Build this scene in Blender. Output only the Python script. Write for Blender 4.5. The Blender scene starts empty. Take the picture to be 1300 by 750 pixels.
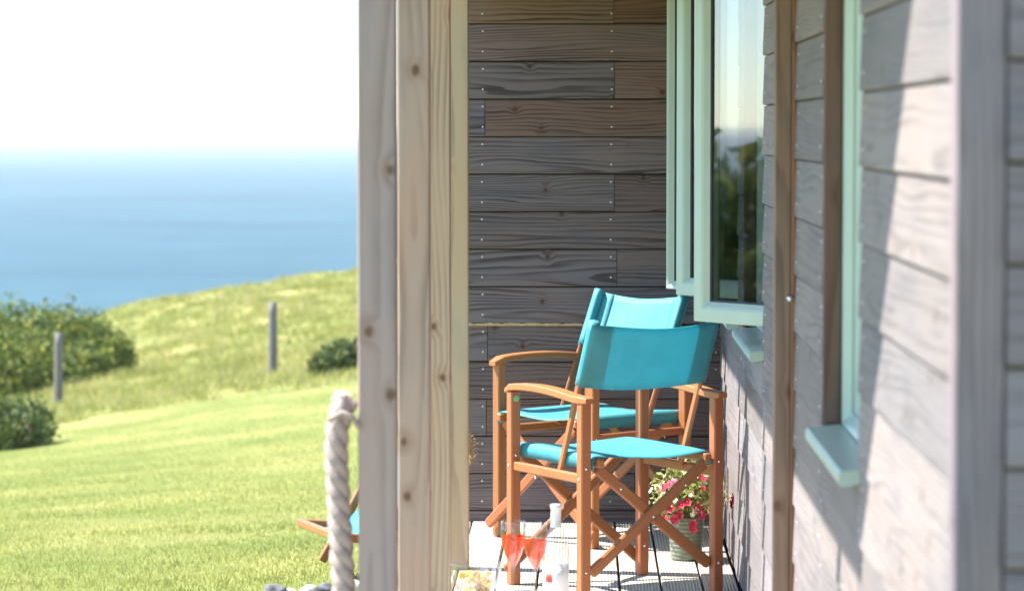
import bpy, bmesh, math, random
import numpy as np
from mathutils import Vector, Matrix

# ------------------------------------------------------------------ camera, world, sun, exposure
random.seed(7)
rng = np.random.default_rng(7)
R = math.radians
scene = bpy.context.scene
COL = scene.collection

F = 4000.0            # focal length in photo pixels (1300 px wide)
VX, VY = 740.0, 165.0  # where the deck boards converge
CAMZ = 1.5
cam_d = bpy.data.cameras.new('camera')
cam_d.sensor_fit = 'HORIZONTAL'
cam_d.sensor_width = 36.0
cam_d.lens = F / 1300 * 36.0
cam_d.clip_start = 0.1
cam_d.clip_end = 200000
cam_d.dof.use_dof = True
cam_d.dof.focus_distance = 11.0
cam_d.dof.aperture_fstop = 4.8
cam = bpy.data.objects.new('camera', cam_d)
COL.objects.link(cam)
cam.location = (0, 0, CAMZ)
cam.rotation_euler = (R(90) - math.atan((375 - VY) / F), 0, math.atan((VX - 650) / F))
scene.camera = cam

SUN_EL, SUN_AZ = R(54.4), R(10)     # sun high over the sea on the left, a little beyond
to_sun = Vector((-math.cos(SUN_AZ) * math.cos(SUN_EL), math.sin(SUN_AZ) * math.cos(SUN_EL), math.sin(SUN_EL)))
world = bpy.data.worlds.new('World')
scene.world = world
world.use_nodes = True
wn = world.node_tree
sky = wn.nodes.new('ShaderNodeTexSky')
sky.sky_type = 'NISHITA'
sky.sun_disc = False
sky.sun_elevation = SUN_EL
sky.sun_rotation = math.atan2(to_sun.x, to_sun.y)
sky.air_density = 0.7
sky.dust_density = 0.1
wn.links.new(sky.outputs[0], wn.nodes['Background'].inputs[0])
wn.nodes['Background'].inputs[1].default_value = 0.135
sun_d = bpy.data.lights.new('sun', 'SUN')
sun_d.energy = 4.4
sun_d.angle = R(0.53)
sun_d.color = (1.0, 0.95, 0.87)
sun = bpy.data.objects.new('sun', sun_d)
COL.objects.link(sun)
sun.rotation_euler = to_sun.to_track_quat('Z', 'Y').to_euler()
vs = scene.view_settings
vs.view_transform = 'Standard'
vs.look = 'None'
vs.gamma = 1.0
vs.use_curve_mapping = False
vs.exposure = 1.88
cy = scene.cycles if hasattr(scene, 'cycles') else None
scene.render.engine = 'CYCLES'
cy = scene.cycles
cy.use_denoising = True
cy.max_bounces = 10
cy.transparent_max_bounces = 16
cy.volume_bounces = 1
cy.sample_clamp_indirect = 8


def px(x, y, d):
    """world point on the photo ray (x, y) at depth d along the porch"""
    return Vector(((x - VX) * d / F, d, CAMZ - (y - VY) * d / F))


# ------------------------------------------------------------------ object helpers
def tag(o, label=None, cat=None, group=None, kind=None):
    if label: o['label'] = label
    if cat: o['category'] = cat
    if group: o['group'] = group
    if kind: o['kind'] = kind
    return o


def empty(name, loc=(0, 0, 0), rz=0.0):
    o = bpy.data.objects.new(name, None)
    o.empty_display_size = 0.1
    COL.objects.link(o)
    o.location = loc
    o.rotation_euler = (0, 0, rz)
    return o


def link(name, me, mat, parent=None, loc=None, rot=None, color=None):
    o = bpy.data.objects.new(name, me)
    COL.objects.link(o)
    if mat is not None and len(me.materials) == 0:
        me.materials.append(mat)
    o.parent = parent
    if loc is not None: o.location = loc
    if rot is not None: o.rotation_euler = rot
    if color is not None: o.color = (*color, 1)
    return o


class MB:
    def __init__(self):
        self.v, self.f = [], []

    def add(self, vs, fs):
        n = len(self.v)
        self.v += [tuple(p) for p in vs]
        self.f += [tuple(i + n for i in f) for f in fs]
        return self

    def loops(self, rings, close=True, caps=True):
        """skin a list of equal vertex rings"""
        n = len(rings[0])
        vs = [p for r in rings for p in r]
        fs = []
        for i in range(len(rings) - 1):
            for j in range(n if close else n - 1):
                k = (j + 1) % n
                fs.append((i * n + j, i * n + k, (i + 1) * n + k, (i + 1) * n + j))
        if caps:
            fs.append(tuple(reversed(range(n))))
            fs.append(tuple((len(rings) - 1) * n + j for j in range(n)))
        return self.add(vs, fs)

    def bar(self, p0, p1, w, t, up=(0, 0, 1), ch=0.004):
        """chamfered rectangular bar: w sideways, t along up"""
        p0, p1 = Vector(p0), Vector(p1)
        d = (p1 - p0).normalized()
        u = Vector(up)
        s = d.cross(u)
        if s.length < 1e-5:
            s = d.cross(Vector((0, 1, 0)))
        s.normalize()
        u = s.cross(d).normalized()
        a, b = w / 2, t / 2
        c = min(ch, a * .8, b * .8)
        sec = [(a, b - c), (a - c, b), (c - a, b), (-a, b - c), (-a, c - b), (c - a, -b), (a - c, -b), (a, c - b)]
        def ring(p, k):
            return [p + s * (x * k) + u * (y * k) for x, y in sec]
        e = min(c, (p1 - p0).length * .2)
        k = 1 - e / max(a, b)
        return self.loops([ring(p0, k), ring(p0 + d * e, 1), ring(p1 - d * e, 1), ring(p1, k)])

    def box(self, lo, hi, ch=0.003):
        lo, hi = Vector(lo), Vector(hi)
        c = (lo + hi) / 2
        s = hi - lo
        return self.bar((lo.x, c.y, c.z), (hi.x, c.y, c.z), s.y, s.z, (0, 0, 1), ch)

    def tube(self, pts, r, n=8, caps=True):
        pts = [Vector(p) for p in pts]
        rings = []
        ref = None
        for i, p in enumerate(pts):
            d = (pts[min(i + 1, len(pts) - 1)] - pts[max(i - 1, 0)]).normalized()
            if ref is None:
                ref = d.cross(Vector((0.3, 0.5, 0.81)))
                if ref.length < .05: ref = d.cross(Vector((1, 0, 0)))
            ref = (ref - d * ref.dot(d)).normalized()
            b = d.cross(ref)
            rr = r[i] if isinstance(r, (list, tuple)) else r
            rings.append([p + (ref * math.cos(2 * math.pi * k / n) + b * math.sin(2 * math.pi * k / n)) * rr for k in range(n)])
        return self.loops(rings, True, caps)

    def lathe(self, prof, n=24, c=(0, 0, 0), caps=False):
        rings = []
        for r, z in prof:
            rings.append([(c[0] + r * math.cos(2 * math.pi * k / n), c[1] + r * math.sin(2 * math.pi * k / n), c[2] + z) for k in range(n)])
        return self.loops(rings, True, caps)

    def build(self, name, mat, parent=None, smooth=False, loc=None, rot=None, color=None):
        me = bpy.data.meshes.new(name)
        me.from_pydata(self.v, [], self.f)
        bm = bmesh.new(); bm.from_mesh(me)
        bmesh.ops.recalc_face_normals(bm, faces=bm.faces)
        bm.to_mesh(me); bm.free()
        if smooth:
            me.polygons.foreach_set('use_smooth', [True] * len(me.polygons))
        return link(name, me, mat, parent, loc, rot, color)


def np_mesh(name, verts, nper, mat, parent=None):
    """verts: (N*nper,3) array, each nper verts one face"""
    me = bpy.data.meshes.new(name)
    nv = len(verts); nf = nv // nper
    me.vertices.add(nv); me.vertices.foreach_set('co', np.asarray(verts, dtype=np.float32).ravel())
    me.loops.add(nv); me.loops.foreach_set('vertex_index', np.arange(nv, dtype=np.int32))
    me.polygons.add(nf); me.polygons.foreach_set('loop_start', np.arange(0, nv, nper, dtype=np.int32))
    me.update(calc_edges=True)
    return link(name, me, mat, parent)


# ------------------------------------------------------------------ materials
class NT:
    def __init__(self, name):
        self.m = bpy.data.materials.new(name)
        self.m.use_nodes = True
        self.t = self.m.node_tree
        self.b = self.t.nodes['Principled BSDF']
        self.out = self.t.nodes['Material Output']

    def n(self, kind, **kw):
        nd = self.t.nodes.new(kind)
        for k, v in kw.items():
            setattr(nd, k, v)
        return nd

    def set(self, sock, v):
        if isinstance(v, bpy.types.NodeSocket): self.t.links.new(v, sock)
        else: sock.default_value = v

    def math(self, op, a, b=0.0, c=0.0, clamp=False):
        nd = self.n('ShaderNodeMath', operation=op, use_clamp=clamp)
        self.set(nd.inputs[0], a); self.set(nd.inputs[1], b); self.set(nd.inputs[2], c)
        return nd.outputs[0]

    def comb(self, x, y, z):
        nd = self.n('ShaderNodeCombineXYZ')
        for i, v in enumerate((x, y, z)): self.set(nd.inputs[i], v)
        return nd.outputs[0]

    def sep(self, v):
        nd = self.n('ShaderNodeSeparateXYZ'); self.set(nd.inputs[0], v)
        return nd.outputs

    def noise(self, vec, scale=1.0, detail=3.0, rough=.5, dims='3D'):
        nd = self.n('ShaderNodeTexNoise', noise_dimensions=dims)
        if vec is not None: self.set(nd.inputs['Vector'], vec)
        nd.inputs['Scale'].default_value = scale
        nd.inputs['Detail'].default_value = detail
        nd.inputs['Roughness'].default_value = rough
        return nd.outputs['Fac']

    def ramp(self, fac, stops):
        nd = self.n('ShaderNodeValToRGB')
        cr = nd.color_ramp
        while len(cr.elements) < len(stops): cr.elements.new(0.5)
        for e, (p, c) in zip(cr.elements, stops):
            e.position = p
            e.color = (*c, 1) if len(c) == 3 else c
        self.set(nd.inputs[0], fac)
        return nd.outputs[0]

    def mix(self, fac, a, b, mode='MIX'):
        nd = self.n('ShaderNodeMix', data_type='RGBA', blend_type=mode)
        self.set(nd.inputs[0], fac)
        for s, v in ((nd.inputs[6], a), (nd.inputs[7], b)):
            self.set(s, v if isinstance(v, bpy.types.NodeSocket) else (*v, 1))
        return nd.outputs[2]

    def step(self, v, lo, hi):
        nd = self.n('ShaderNodeMapRange', interpolation_type='SMOOTHSTEP')
        self.set(nd.inputs[0], v)
        nd.inputs[1].default_value = lo; nd.inputs[2].default_value = hi
        return nd.outputs[0]

    def obj(self):
        return self.n('ShaderNodeTexCoord').outputs['Object']

    def bump(self, h, strength=.3, dist=.01):
        nd = self.n('ShaderNodeBump')
        nd.inputs['Strength'].default_value = strength
        nd.inputs['Distance'].default_value = dist
        self.set(nd.inputs['Height'], h)
        self.set(self.b.inputs['Normal'], nd.outputs[0])


def wood(name, ring=70.0, contrast=.55, knots=.5, rough=.75, spec=.25, grain=.35, knot_dark=(.06, .04, .03), tone=.16, bump=.35, warp=.035, kscale=(9.0, 9.0), warm=(1.14, .92, .78)):
    """sawn timber; length along local X, tint from the object's own colour"""
    m = NT(name)
    oi = m.n('ShaderNodeObjectInfo')
    rnd = oi.outputs['Random']
    x, y, z = m.sep(m.obj())
    off = m.math('MULTIPLY', rnd, 53.0)
    xo = m.math('ADD', x, off)
    n1 = m.noise(m.comb(m.math('MULTIPLY', xo, 1.3), m.math('MULTIPLY', y, 4.0), m.math('MULTIPLY', z, 7.0)), 1.0, 2.0)
    n2 = m.noise(m.comb(m.math('MULTIPLY', xo, .8), 7.3, off), 1.0, 1.0)
    n3 = m.noise(m.comb(m.math('MULTIPLY', xo, 9.0), m.math('MULTIPLY', y, 30.0), m.math('MULTIPLY', z, 40.0)), 1.0, 3.0)
    vo = m.n('ShaderNodeTexVoronoi', voronoi_dimensions='2D')
    vo.inputs['Randomness'].default_value = 1.0
    m.set(vo.inputs['Vector'], m.comb(m.math('MULTIPLY', xo, kscale[0]), m.math('MULTIPLY', m.math('ADD', m.math('SUBTRACT', z, y), off), kscale[1]), 0.0))
    vo.inputs['Scale'].default_value = 1.0
    kd = vo.outputs['Distance']
    pick = m.step(m.sep(vo.outputs['Color'])[0], 1.0 - knots - .02, 1.0 - knots + .02)
    halo = m.math('MULTIPLY', m.step(kd, .34, 0.0), pick)
    kcore = m.math('MULTIPLY', m.step(m.math('ADD', kd, m.math('MULTIPLY', m.math('SUBTRACT', n3, .3), .16)), .15, .06), pick)
    a = m.math('ADD', z, m.math('ADD', m.math('MULTIPLY', m.math('SUBTRACT', n1, .5), warp), m.math('MULTIPLY', m.math('SUBTRACT', rnd, .5), .12)))
    b = m.math('ADD', m.math('ADD', .015, y), m.math('MULTIPLY', m.math('SUBTRACT', n2, .42), .16))
    r = m.math('SQRT', m.math('ADD', m.math('MULTIPLY', a, a), m.math('MULTIPLY', b, b)))
    r = m.math('ADD', r, m.math('ADD', m.math('MULTIPLY', halo, .014), m.math('MULTIPLY', n3, .004)))
    n4 = m.noise(m.comb(m.math('MULTIPLY', xo, .7), m.math('MULTIPLY', y, 10.0), m.math('MULTIPLY', m.math('ADD', z, off), 17.0)), 1.0, 2.0)
    r = m.math('ADD', r, m.math('MULTIPLY', n4, .045))
    saw = m.math('FRACT', m.math('MULTIPLY', r, m.math('MULTIPLY', ring, m.math('ADD', .6, m.math('MULTIPLY', rnd, .75)))))
    late = m.math('MULTIPLY', m.step(saw, .25, .88), m.step(saw, 1.0, .93))
    fine = m.noise(m.comb(m.math('MULTIPLY', xo, 5.0), m.math('MULTIPLY', y, 260.0), m.math('MULTIPLY', z, 260.0)), 1.0, 2.0)
    blot = m.noise(m.comb(m.math('MULTIPLY', xo, 2.2), m.math('MULTIPLY', y, 7.0), m.math('MULTIPLY', z, 7.0)), 1.0, 4.0, .6)
    n5 = m.noise(m.comb(m.math('MULTIPLY', xo, 2.0), off, m.math('MULTIPLY', z, 22.0)), 1.0, 3.0)
    late = m.math('MULTIPLY', late, m.math('ADD', .25, m.math('MULTIPLY', m.step(n5, .3, .7), .95)))
    dk = m.math('ADD', m.math('MULTIPLY', late, contrast), m.math('MULTIPLY', m.math('SUBTRACT', fine, .5), grain), clamp=True)
    base = oi.outputs['Color']
    dark = m.mix(1.0, base, (.30, .25, .22), 'MULTIPLY')
    col = m.mix(dk, base, dark)
    col = m.mix(m.math('MULTIPLY', m.step(blot, .42, .75), tone * 2), col, m.mix(1.0, base, warm, 'MULTIPLY'))
    col = m.mix(m.math('MULTIPLY', m.step(blot, .5, .22), tone * 2.2), col, m.mix(1.0, base, (.62, .66, .74), 'MULTIPLY'))
    col = m.mix(m.math('MULTIPLY', halo, .35), col, m.mix(1.0, base, (.62, .42, .3), 'MULTIPLY'))
    col = m.mix(m.math('MULTIPLY', kcore, .85), col, knot_dark)
    m.set(m.b.inputs['Base Color'], col)
    m.set(m.b.inputs['Roughness'], rough)
    m.set(m.b.inputs['Specular IOR Level'], spec)
    m.bump(m.math('SUBTRACT', m.math('MULTIPLY', fine, .5), m.math('MULTIPLY', dk, .6)), bump, .004)
    return m.m


def plain(name, color, rough=.6, metal=0.0, spec=.5, var=.12, scale=9.0, bump=0.0):
    m = NT(name)
    n = m.noise(m.obj(), scale, 4.0, .6)
    lo = tuple(c * (1 - var) for c in color); hi = tuple(min(1, c * (1 + var)) for c in color)
    m.set(m.b.inputs['Base Color'], m.ramp(n, [(.3, lo), (.7, hi)]))
    m.set(m.b.inputs['Roughness'], rough)
    m.set(m.b.inputs['Metallic'], metal)
    m.set(m.b.inputs['Specular IOR Level'], spec)
    if bump: m.bump(n, bump, .004)
    return m.m


def leafy(name, stops, trans=.35, rough=.6, patch=0.0):
    """thin leaves: colour differs from leaf to leaf, light passes through"""
    m = NT(name)
    rnd = m.n('ShaderNodeNewGeometry').outputs['Random Per Island']
    p = m.n('ShaderNodeNewGeometry').outputs['Position']
    x, y, z = m.sep(p)
    pt = m.noise(m.comb(m.math('MULTIPLY', x, .6), m.math('MULTIPLY', y, .8), 0.0), 1.0, 6.0, .68)
    f = m.math('ADD', m.math('MULTIPLY', rnd, 1 - patch), m.math('MULTIPLY', m.step(pt, .36, .66), patch))
    col = m.ramp(f, stops)
    m.set(m.b.inputs['Base Color'], col)
    m.set(m.b.inputs['Roughness'], rough)
    m.set(m.b.inputs['Specular IOR Level'], .25)
    tr = m.n('ShaderNodeBsdfTranslucent')
    m.set(tr.inputs[0], col)
    mx = m.n('ShaderNodeMixShader')
    mx.inputs[0].default_value = trans
    m.t.links.new(m.b.outputs[0], mx.inputs[1]); m.t.links.new(tr.outputs[0], mx.inputs[2])
    m.t.links.new(mx.outputs[0], m.out.inputs[0])
    return m.m


def canvas(name, color, trans=.45, through=None):
    m = NT(name)
    p = m.obj()
    x, y, z = m.sep(p)
    weave = m.math('MULTIPLY', m.math('SINE', m.math('MULTIPLY', x, 2600.0)), m.math('SINE', m.math('MULTIPLY', m.math('ADD', y, z), 2600.0)))
    n = m.noise(p, 14.0, 4.0, .6)
    col = m.ramp(n, [(.3, tuple(c * .86 for c in color)), (.7, tuple(c * 1.1 for c in color))])
    m.set(m.b.inputs['Base Color'], col)
    m.set(m.b.inputs['Roughness'], .6)
    m.set(m.b.inputs['Specular IOR Level'], 1.0)
    m.set(m.b.inputs['Sheen Weight'], .3)
    m.set(m.b.inputs['Sheen Roughness'], .28)
    wr = m.noise(p, 7.0, 3.0, .55)
    m.bump(m.math('ADD', m.math('MULTIPLY', weave, .04), wr), .35, .012)
    tr = m.n('ShaderNodeBsdfTranslucent')
    m.set(tr.inputs[0], (*through, 1) if through else col)
    mx = m.n('ShaderNodeMixShader')
    mx.inputs[0].default_value = trans
    m.t.links.new(m.b.outputs[0], mx.inputs[1]); m.t.links.new(tr.outputs[0], mx.inputs[2])
    m.t.links.new(mx.outputs[0], m.out.inputs[0])
    return m.m


def pane_glass(name, tint=(.8, .86, .85), refl=1.0):
    """double glazing: clear with mirror-like Fresnel reflection"""
    m = NT(name)
    lw = m.n('ShaderNodeLayerWeight'); lw.inputs[0].default_value = .5
    fr = m.math('ADD', .045, m.math('MULTIPLY', m.math('POWER', lw.outputs['Facing'], 5.0), .95))
    tr = m.n('ShaderNodeBsdfTransparent'); tr.inputs[0].default_value = (*tint, 1)
    gl = m.n('ShaderNodeBsdfGlossy'); gl.inputs['Roughness'].default_value = .012
    gl.inputs[0].default_value = (.95, .97, .97, 1)
    f = m.math('MULTIPLY', fr, 3.2 * refl, clamp=True)
    mx = m.n('ShaderNodeMixShader')
    m.set(mx.inputs[0], f)
    m.t.links.new(tr.outputs[0], mx.inputs[1]); m.t.links.new(gl.outputs[0], mx.inputs[2])
    m.t.links.new(mx.outputs[0], m.out.inputs[0])
    m.t.nodes.remove(m.b)
    return m.m


def clear_glass(name, color=(1, 1, 1), rough=0.0, ior=1.5):
    m = NT(name)
    m.b.inputs['Base Color'].default_value = (*color, 1)
    m.b.inputs['Roughness'].default_value = rough
    m.b.inputs['Transmission Weight'].default_value = 1.0
    m.b.inputs['IOR'].default_value = ior
    return m.m


M = {}
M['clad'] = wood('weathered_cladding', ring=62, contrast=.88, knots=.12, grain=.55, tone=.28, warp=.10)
M['clad_side'] = wood('silvered_cladding', ring=60, contrast=.42, knots=.10, grain=.6, tone=.34, bump=.4, warp=.07, warm=(1.03, .97, .92))
M['post'] = wood('sawn_pine', ring=50, contrast=.42, knots=.30, grain=.25, knot_dark=(.13, .075, .045), tone=.26, bump=.2, warp=.03, kscale=(6.5, 8.0))
M['teak'] = wood('oiled_hardwood', ring=160, contrast=.28, knots=0.0, rough=.45, spec=.4, grain=.3, tone=.12, bump=.12)
M['backing'] = plain('membrane', (.03, .028, .026), .9)
M['mint'] = plain('mint_paint', (.40, .515, .435), .32, spec=.5, var=.03)
M['gasket'] = plain('rubber_gasket', (.02, .02, .022), .6)
M['steel'] = plain('bright_steel', (.75, .75, .76), .25, metal=1.0, var=.05)
M['nail'] = plain('galvanised_nail', (.72, .72, .72), .45, metal=.3, var=.05)
M['pane'] = pane_glass('window_glass', (.50, .54, .54), .85)
M['roof'] = plain('roof_felt', (.08, .08, .085), .9)
M['soffit'] = plain('soffit_timber', (.36, .29, .22), .8)
M['teal'] = canvas('teal_canvas', (.075, .47, .56), .42, (.0, .48, .58))
M['rope'] = plain('cotton_rope', (.37, .30, .275), .9, var=.15, scale=60, bump=.6)
M['fray'] = plain('rope_fibres', (.72, .66, .60), .9, var=.15)
M['straw'] = plain('straw_fibres', (.50, .36, .20), .9, var=.3, scale=40)
M['white_paint'] = plain('white_painted_wood', (.78, .77, .74), .5, var=.04)
M['glass'] = pane_glass('clear_glass', (.95, .96, .96), .4)
m = NT('rose_wine')
tr = m.n('ShaderNodeBsdfTransparent'); tr.inputs[0].default_value = (.96, .42, .32, 1)
tl = m.n('ShaderNodeBsdfTranslucent'); tl.inputs[0].default_value = (.85, .20, .10, 1)
mx = m.n('ShaderNodeMixShader'); mx.inputs[0].default_value = .4
m.t.links.new(tr.outputs[0], mx.inputs[1]); m.t.links.new(tl.outputs[0], mx.inputs[2]); m.t.links.new(mx.outputs[0], m.out.inputs[0])
m.t.nodes.remove(m.b)
M['rose'] = m.m
M['rose_pale'] = clear_glass('pale_rose_wine', (.98, .62, .55), 0.0, 1.34)
M['label'] = plain('paper_label', (.80, .80, .82), .7, var=.03)
M['red_print'] = plain('red_print', (.75, .05, .035), .6)
M['grey_print'] = plain('grey_print', (.45, .45, .48), .6)
M['capsule'] = plain('pale_foil_capsule', (.72, .76, .80), .35, metal=.2, var=.04)
M['crisp'] = plain('golden_crisp', (.70, .45, .14), .7, var=.3, scale=30, bump=.4)
M['stone_dark'] = plain('dark_stone', (.12, .12, .13), .85, var=.6, scale=22, bump=.6)
M['stone_pale'] = plain('pale_stone', (.55, .53, .50), .85, var=.25, scale=22, bump=.6)
M['old_post'] = wood('grey_fence_timber', ring=40, contrast=.4, knots=.2, grain=.6, tone=.1, bump=.6)
M['green_cap'] = plain('green_plastic', (.18, .50, .25), .4, var=.05)
M['stem'] = plain('woody_stem', (.10, .075, .05), .9)
M['ship'] = plain('ship_paint', (.35, .38, .42), .7)

# deck boards: pale, bleached, finely reeded along their length
m = NT('reeded_deck_timber')
oi = m.n('ShaderNodeObjectInfo')
x, y, z = m.sep(m.obj())
xo = m.math('ADD', x, m.math('MULTIPLY', oi.outputs['Random'], 40.0))
reed = m.math('SINE', m.math('MULTIPLY', y, 2 * math.pi / .0105))
g = m.noise(m.comb(m.math('MULTIPLY', xo, 3.0), m.math('MULTIPLY', y, 120.0), 0.0), 1.0, 3.0)
bl = m.noise(m.comb(m.math('MULTIPLY', xo, 1.5), m.math('MULTIPLY', y, 9.0), 0.0), 1.0, 4.0)
c = m.mix(m.step(g, .3, .8), (.52, .47, .40), (.36, .31, .26))
c = m.mix(m.math('MULTIPLY', m.step(bl, .5, .8), .5), c, (.40, .36, .31))
c = m.mix(m.math('MULTIPLY', m.step(reed, -.3, -.9), .28), c, (.14, .12, .10))
m.set(m.b.inputs['Base Color'], c)
m.set(m.b.inputs['Roughness'], .8)
m.bump(reed, .5, .003)
M['deck'] = m.m

# turf under the blades: mown green near, rougher straw-flecked pasture towards the cliff
m = NT('turf')
p = m.n('ShaderNodeNewGeometry').outputs['Position']
x, y, z = m.sep(p)
patch = m.noise(m.comb(m.math('MULTIPLY', x, .6), m.math('MULTIPLY', y, .5), 0.0), 1.0, 5.0, .62)
fine = m.noise(p, 9.0, 4.0, .7)
mown = m.mix(m.step(patch, .35, .68), (.15, .185, .05), (.26, .255, .085))
rough_c = m.mix(m.step(patch, .38, .66), (.17, .20, .055), (.33, .30, .12))
c = m.mix(m.step(m.math('ADD', y, m.math('MULTIPLY', x, -.3)), 30.0, 50.0), mown, rough_c)
c = m.mix(m.math('MULTIPLY', m.step(fine, .55, .3), .5), c, (.09, .13, .03))
cliff = m.step(z, -5.5, -9.0)
c = m.mix(cliff, c, (.17, .15, .12))
m.set(m.b.inputs['Base Color'], c)
m.set(m.b.inputs['Roughness'], .9)
m.set(m.b.inputs['Specular IOR Level'], .1)
m.bump(fine, .6, .05)
M['turf'] = m.m

m = NT('sea_water')
p = m.n('ShaderNodeNewGeometry').outputs['Position']
x, y, z = m.sep(p)
w1 = m.noise(m.comb(m.math('MULTIPLY', x, .05), m.math('MULTIPLY', y, .12), 0.0), 1.0, 5.0, .65)
w2 = m.noise(m.comb(m.math('MULTIPLY', x, .004), m.math('MULTIPLY', y, .0022), 0.0), 1.0, 4.0, .6)
w3 = m.noise(m.comb(m.math('MULTIPLY', x, .008), m.math('MULTIPLY', y, .011), 4.0), 1.0, 6.0, .7)
c = m.mix(m.step(m.math('ADD', m.math('MULTIPLY', w2, .4), m.math('MULTIPLY', w3, .6)), .36, .64), (.006, .040, .052), (.018, .072, .086))
m.set(m.b.inputs['Base Color'], c)
m.set(m.b.inputs['Roughness'], .45)
m.set(m.b.inputs['Specular IOR Level'], .12)
m.bump(w1, .6, 1.2)
M['sea'] = m.m

M['lawn_blades'] = leafy('lawn_grass', [(0, (.19, .23, .055)), (.4, (.30, .32, .085)), (.75, (.40, .39, .125)), (1, (.58, .52, .28))], .42, .6, .6)
M['wild_blades'] = leafy('pasture_grass', [(0, (.17, .21, .045)), (.4, (.29, .31, .08)), (.7, (.42, .39, .15)), (1, (.56, .48, .27))], .45, .6, .35)
M['gorse'] = leafy('gorse_leaf', [(0, (.05, .085, .02)), (.5, (.125, .175, .035)), (.82, (.21, .25, .05)), (1, (.36, .33, .05))], .25)
M['hedge'] = leafy('dark_shrub_leaf', [(0, (.04, .07, .02)), (.6, (.09, .13, .035)), (1, (.17, .20, .06))], .25)
M['plant_leaf'] = leafy('flower_leaf', [(0, (.13, .18, .04)), (.45, (.30, .34, .08)), (.75, (.50, .48, .20)), (1, (.70, .64, .40))], .4)
M['crimson'] = plain('crimson_petal', (.47, .012, .045), .5, var=.3, scale=50)
M['cream'] = plain('cream_petal', (.80, .74, .48), .5, var=.1)
m = NT('ribbed_glaze')
x, y, z = m.sep(m.obj())
n = m.noise(m.obj(), 30.0, 3.0)
m.set(m.b.inputs['Base Color'], m.mix(n, (.11, .125, .08), (.21, .23, .16)))
m.set(m.b.inputs['Roughness'], .3)
M['pot'] = m.m

# ------------------------------------------------------------------ ground, cliff, sea
DS = [-30, 0, 11, 13, 20, 30, 46, 60, 75, 95]
HS = [1.8, 1.8, 1.8, 1.82, 2.3, 2.95, 3.6, 3.75, 3.62, 3.9]
LD = [0, 11, 20, 46, 75, 100]
LS = [0.0, .02, .07, .16, .165, .165]


def edge_y(X):
    return 76 + 2.2 * np.sin(X * .21 + 1.0) + 1.1 * np.sin(X * .63) + .35 * np.sin(X * 1.9 + 2)


def ground(X, d):
    X = np.asarray(X, float); d = np.asarray(d, float)
    h = (np.interp(d - 3, DS, HS) + np.interp(d - 1.5, DS, HS) + 2 * np.interp(d, DS, HS) + np.interp(d + 1.5, DS, HS) + np.interp(d + 3, DS, HS)) / 6
    lat = np.interp(d, LD, LS)
    xc = -4.6 * np.clip(d, 0, 90) / 46
    off = np.clip(X - xc, -14, 5)
    z = CAMZ - h + lat * off
    amp = np.interp(d, [12, 34, 48, 75], [0, .008, .09, .13])
    z = z + amp * (np.sin(X * .9 + d * .31) * .5 + np.sin(X * 2.1 - d * .8 + 1.3) * .3 + np.sin(d * 1.7 + X * .4) * .25)
    z = np.where((X > -.6) & (d < 13), np.minimum(z, -.3), z)
    over = np.clip((d - edge_y(X)) / 26.0, 0, 1)
    return z * (1 - over) + over * -34 - np.sin(np.clip(over, 0, 1) * math.pi) * 1.5


xs = np.concatenate([np.arange(-140, -20, 6.0), np.arange(-20, 6, .45), np.arange(6, 120, 6.0)])
ys = np.concatenate([np.arange(-30, 10, 4.0), np.arange(10, 66, .7), np.arange(66, 84, .4), np.arange(84, 116, 2.0)])
GX, GY = np.meshgrid(xs, ys)
GZ = ground(GX, GY)
nx, ny = len(xs), len(ys)
verts = np.stack([GX, GY, GZ], -1).reshape(-1, 3)
faces = [(j * nx + i, j * nx + i + 1, (j + 1) * nx + i + 1, (j + 1) * nx + i) for j in range(ny - 1) for i in range(nx - 1)]
me = bpy.data.meshes.new('headland')
me.from_pydata([tuple(v) for v in verts], [], faces)
me.polygons.foreach_set('use_smooth', [True] * len(me.polygons))
o = link('headland', me, M['turf'])
tag(o, 'grassy headland sloping away to the cliff edge above the sea', 'ground', kind='structure')

SEA_Z = -30.0
me = bpy.data.meshes.new('sea')
sx = [-16000, -4000, -1000, -250, 0, 250, 1000, 4000, 16000]
sy = [60, 150, 400, 1000, 3000, 9000, 20000, 32000]
me.from_pydata([(a, b, SEA_Z) for b in sy for a in sx], [], [(j * 9 + i, j * 9 + i + 1, j * 9 + 10 + i, j * 9 + 9 + i) for j in range(7) for i in range(8)])
o = link('sea', me, M['sea'])
tag(o, 'calm blue sea fading into haze at the horizon', 'sea', kind='structure')


def blades(name, n, sampler, hmin, hmax, wid, mat, lean=.5):
    X, d = sampler(n)
    n = len(X)
    z = ground(X, d)
    a = rng.uniform(0, 2 * math.pi, n)
    h = rng.uniform(hmin, hmax, n); w = wid * rng.uniform(.6, 1.4, n)
    la = rng.uniform(0, 2 * math.pi, n); ll = h * lean * rng.uniform(.2, 1.0, n)
    base = np.stack([X, d, z - .004], -1)
    side = np.stack([np.cos(a) * w, np.sin(a) * w, np.zeros(n)], -1)
    tip = base + np.stack([np.cos(la) * ll, np.sin(la) * ll, h], -1)
    v = np.empty((n, 3, 3)); v[:, 0] = base - side; v[:, 1] = base + side; v[:, 2] = tip
    return np_mesh(name, v.reshape(-1, 3), 3, mat)


def wedge(d0, d1, power=1.0):
    def s(n):
        d = d0 + (d1 - d0) * rng.uniform(0, 1, n) ** power
        X = rng.uniform(-.245, -.015, n) * d - .4 - rng.uniform(0, .6, n)
        return X, d
    return s


lawn = blades('lawn_grass', 330000, wedge(11.0, 46, 1.4), .010, .030, .0023, M['lawn_blades'], .8)
tag(lawn, 'short mown yellow-green lawn beside the porch', 'grass', kind='stuff')


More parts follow.
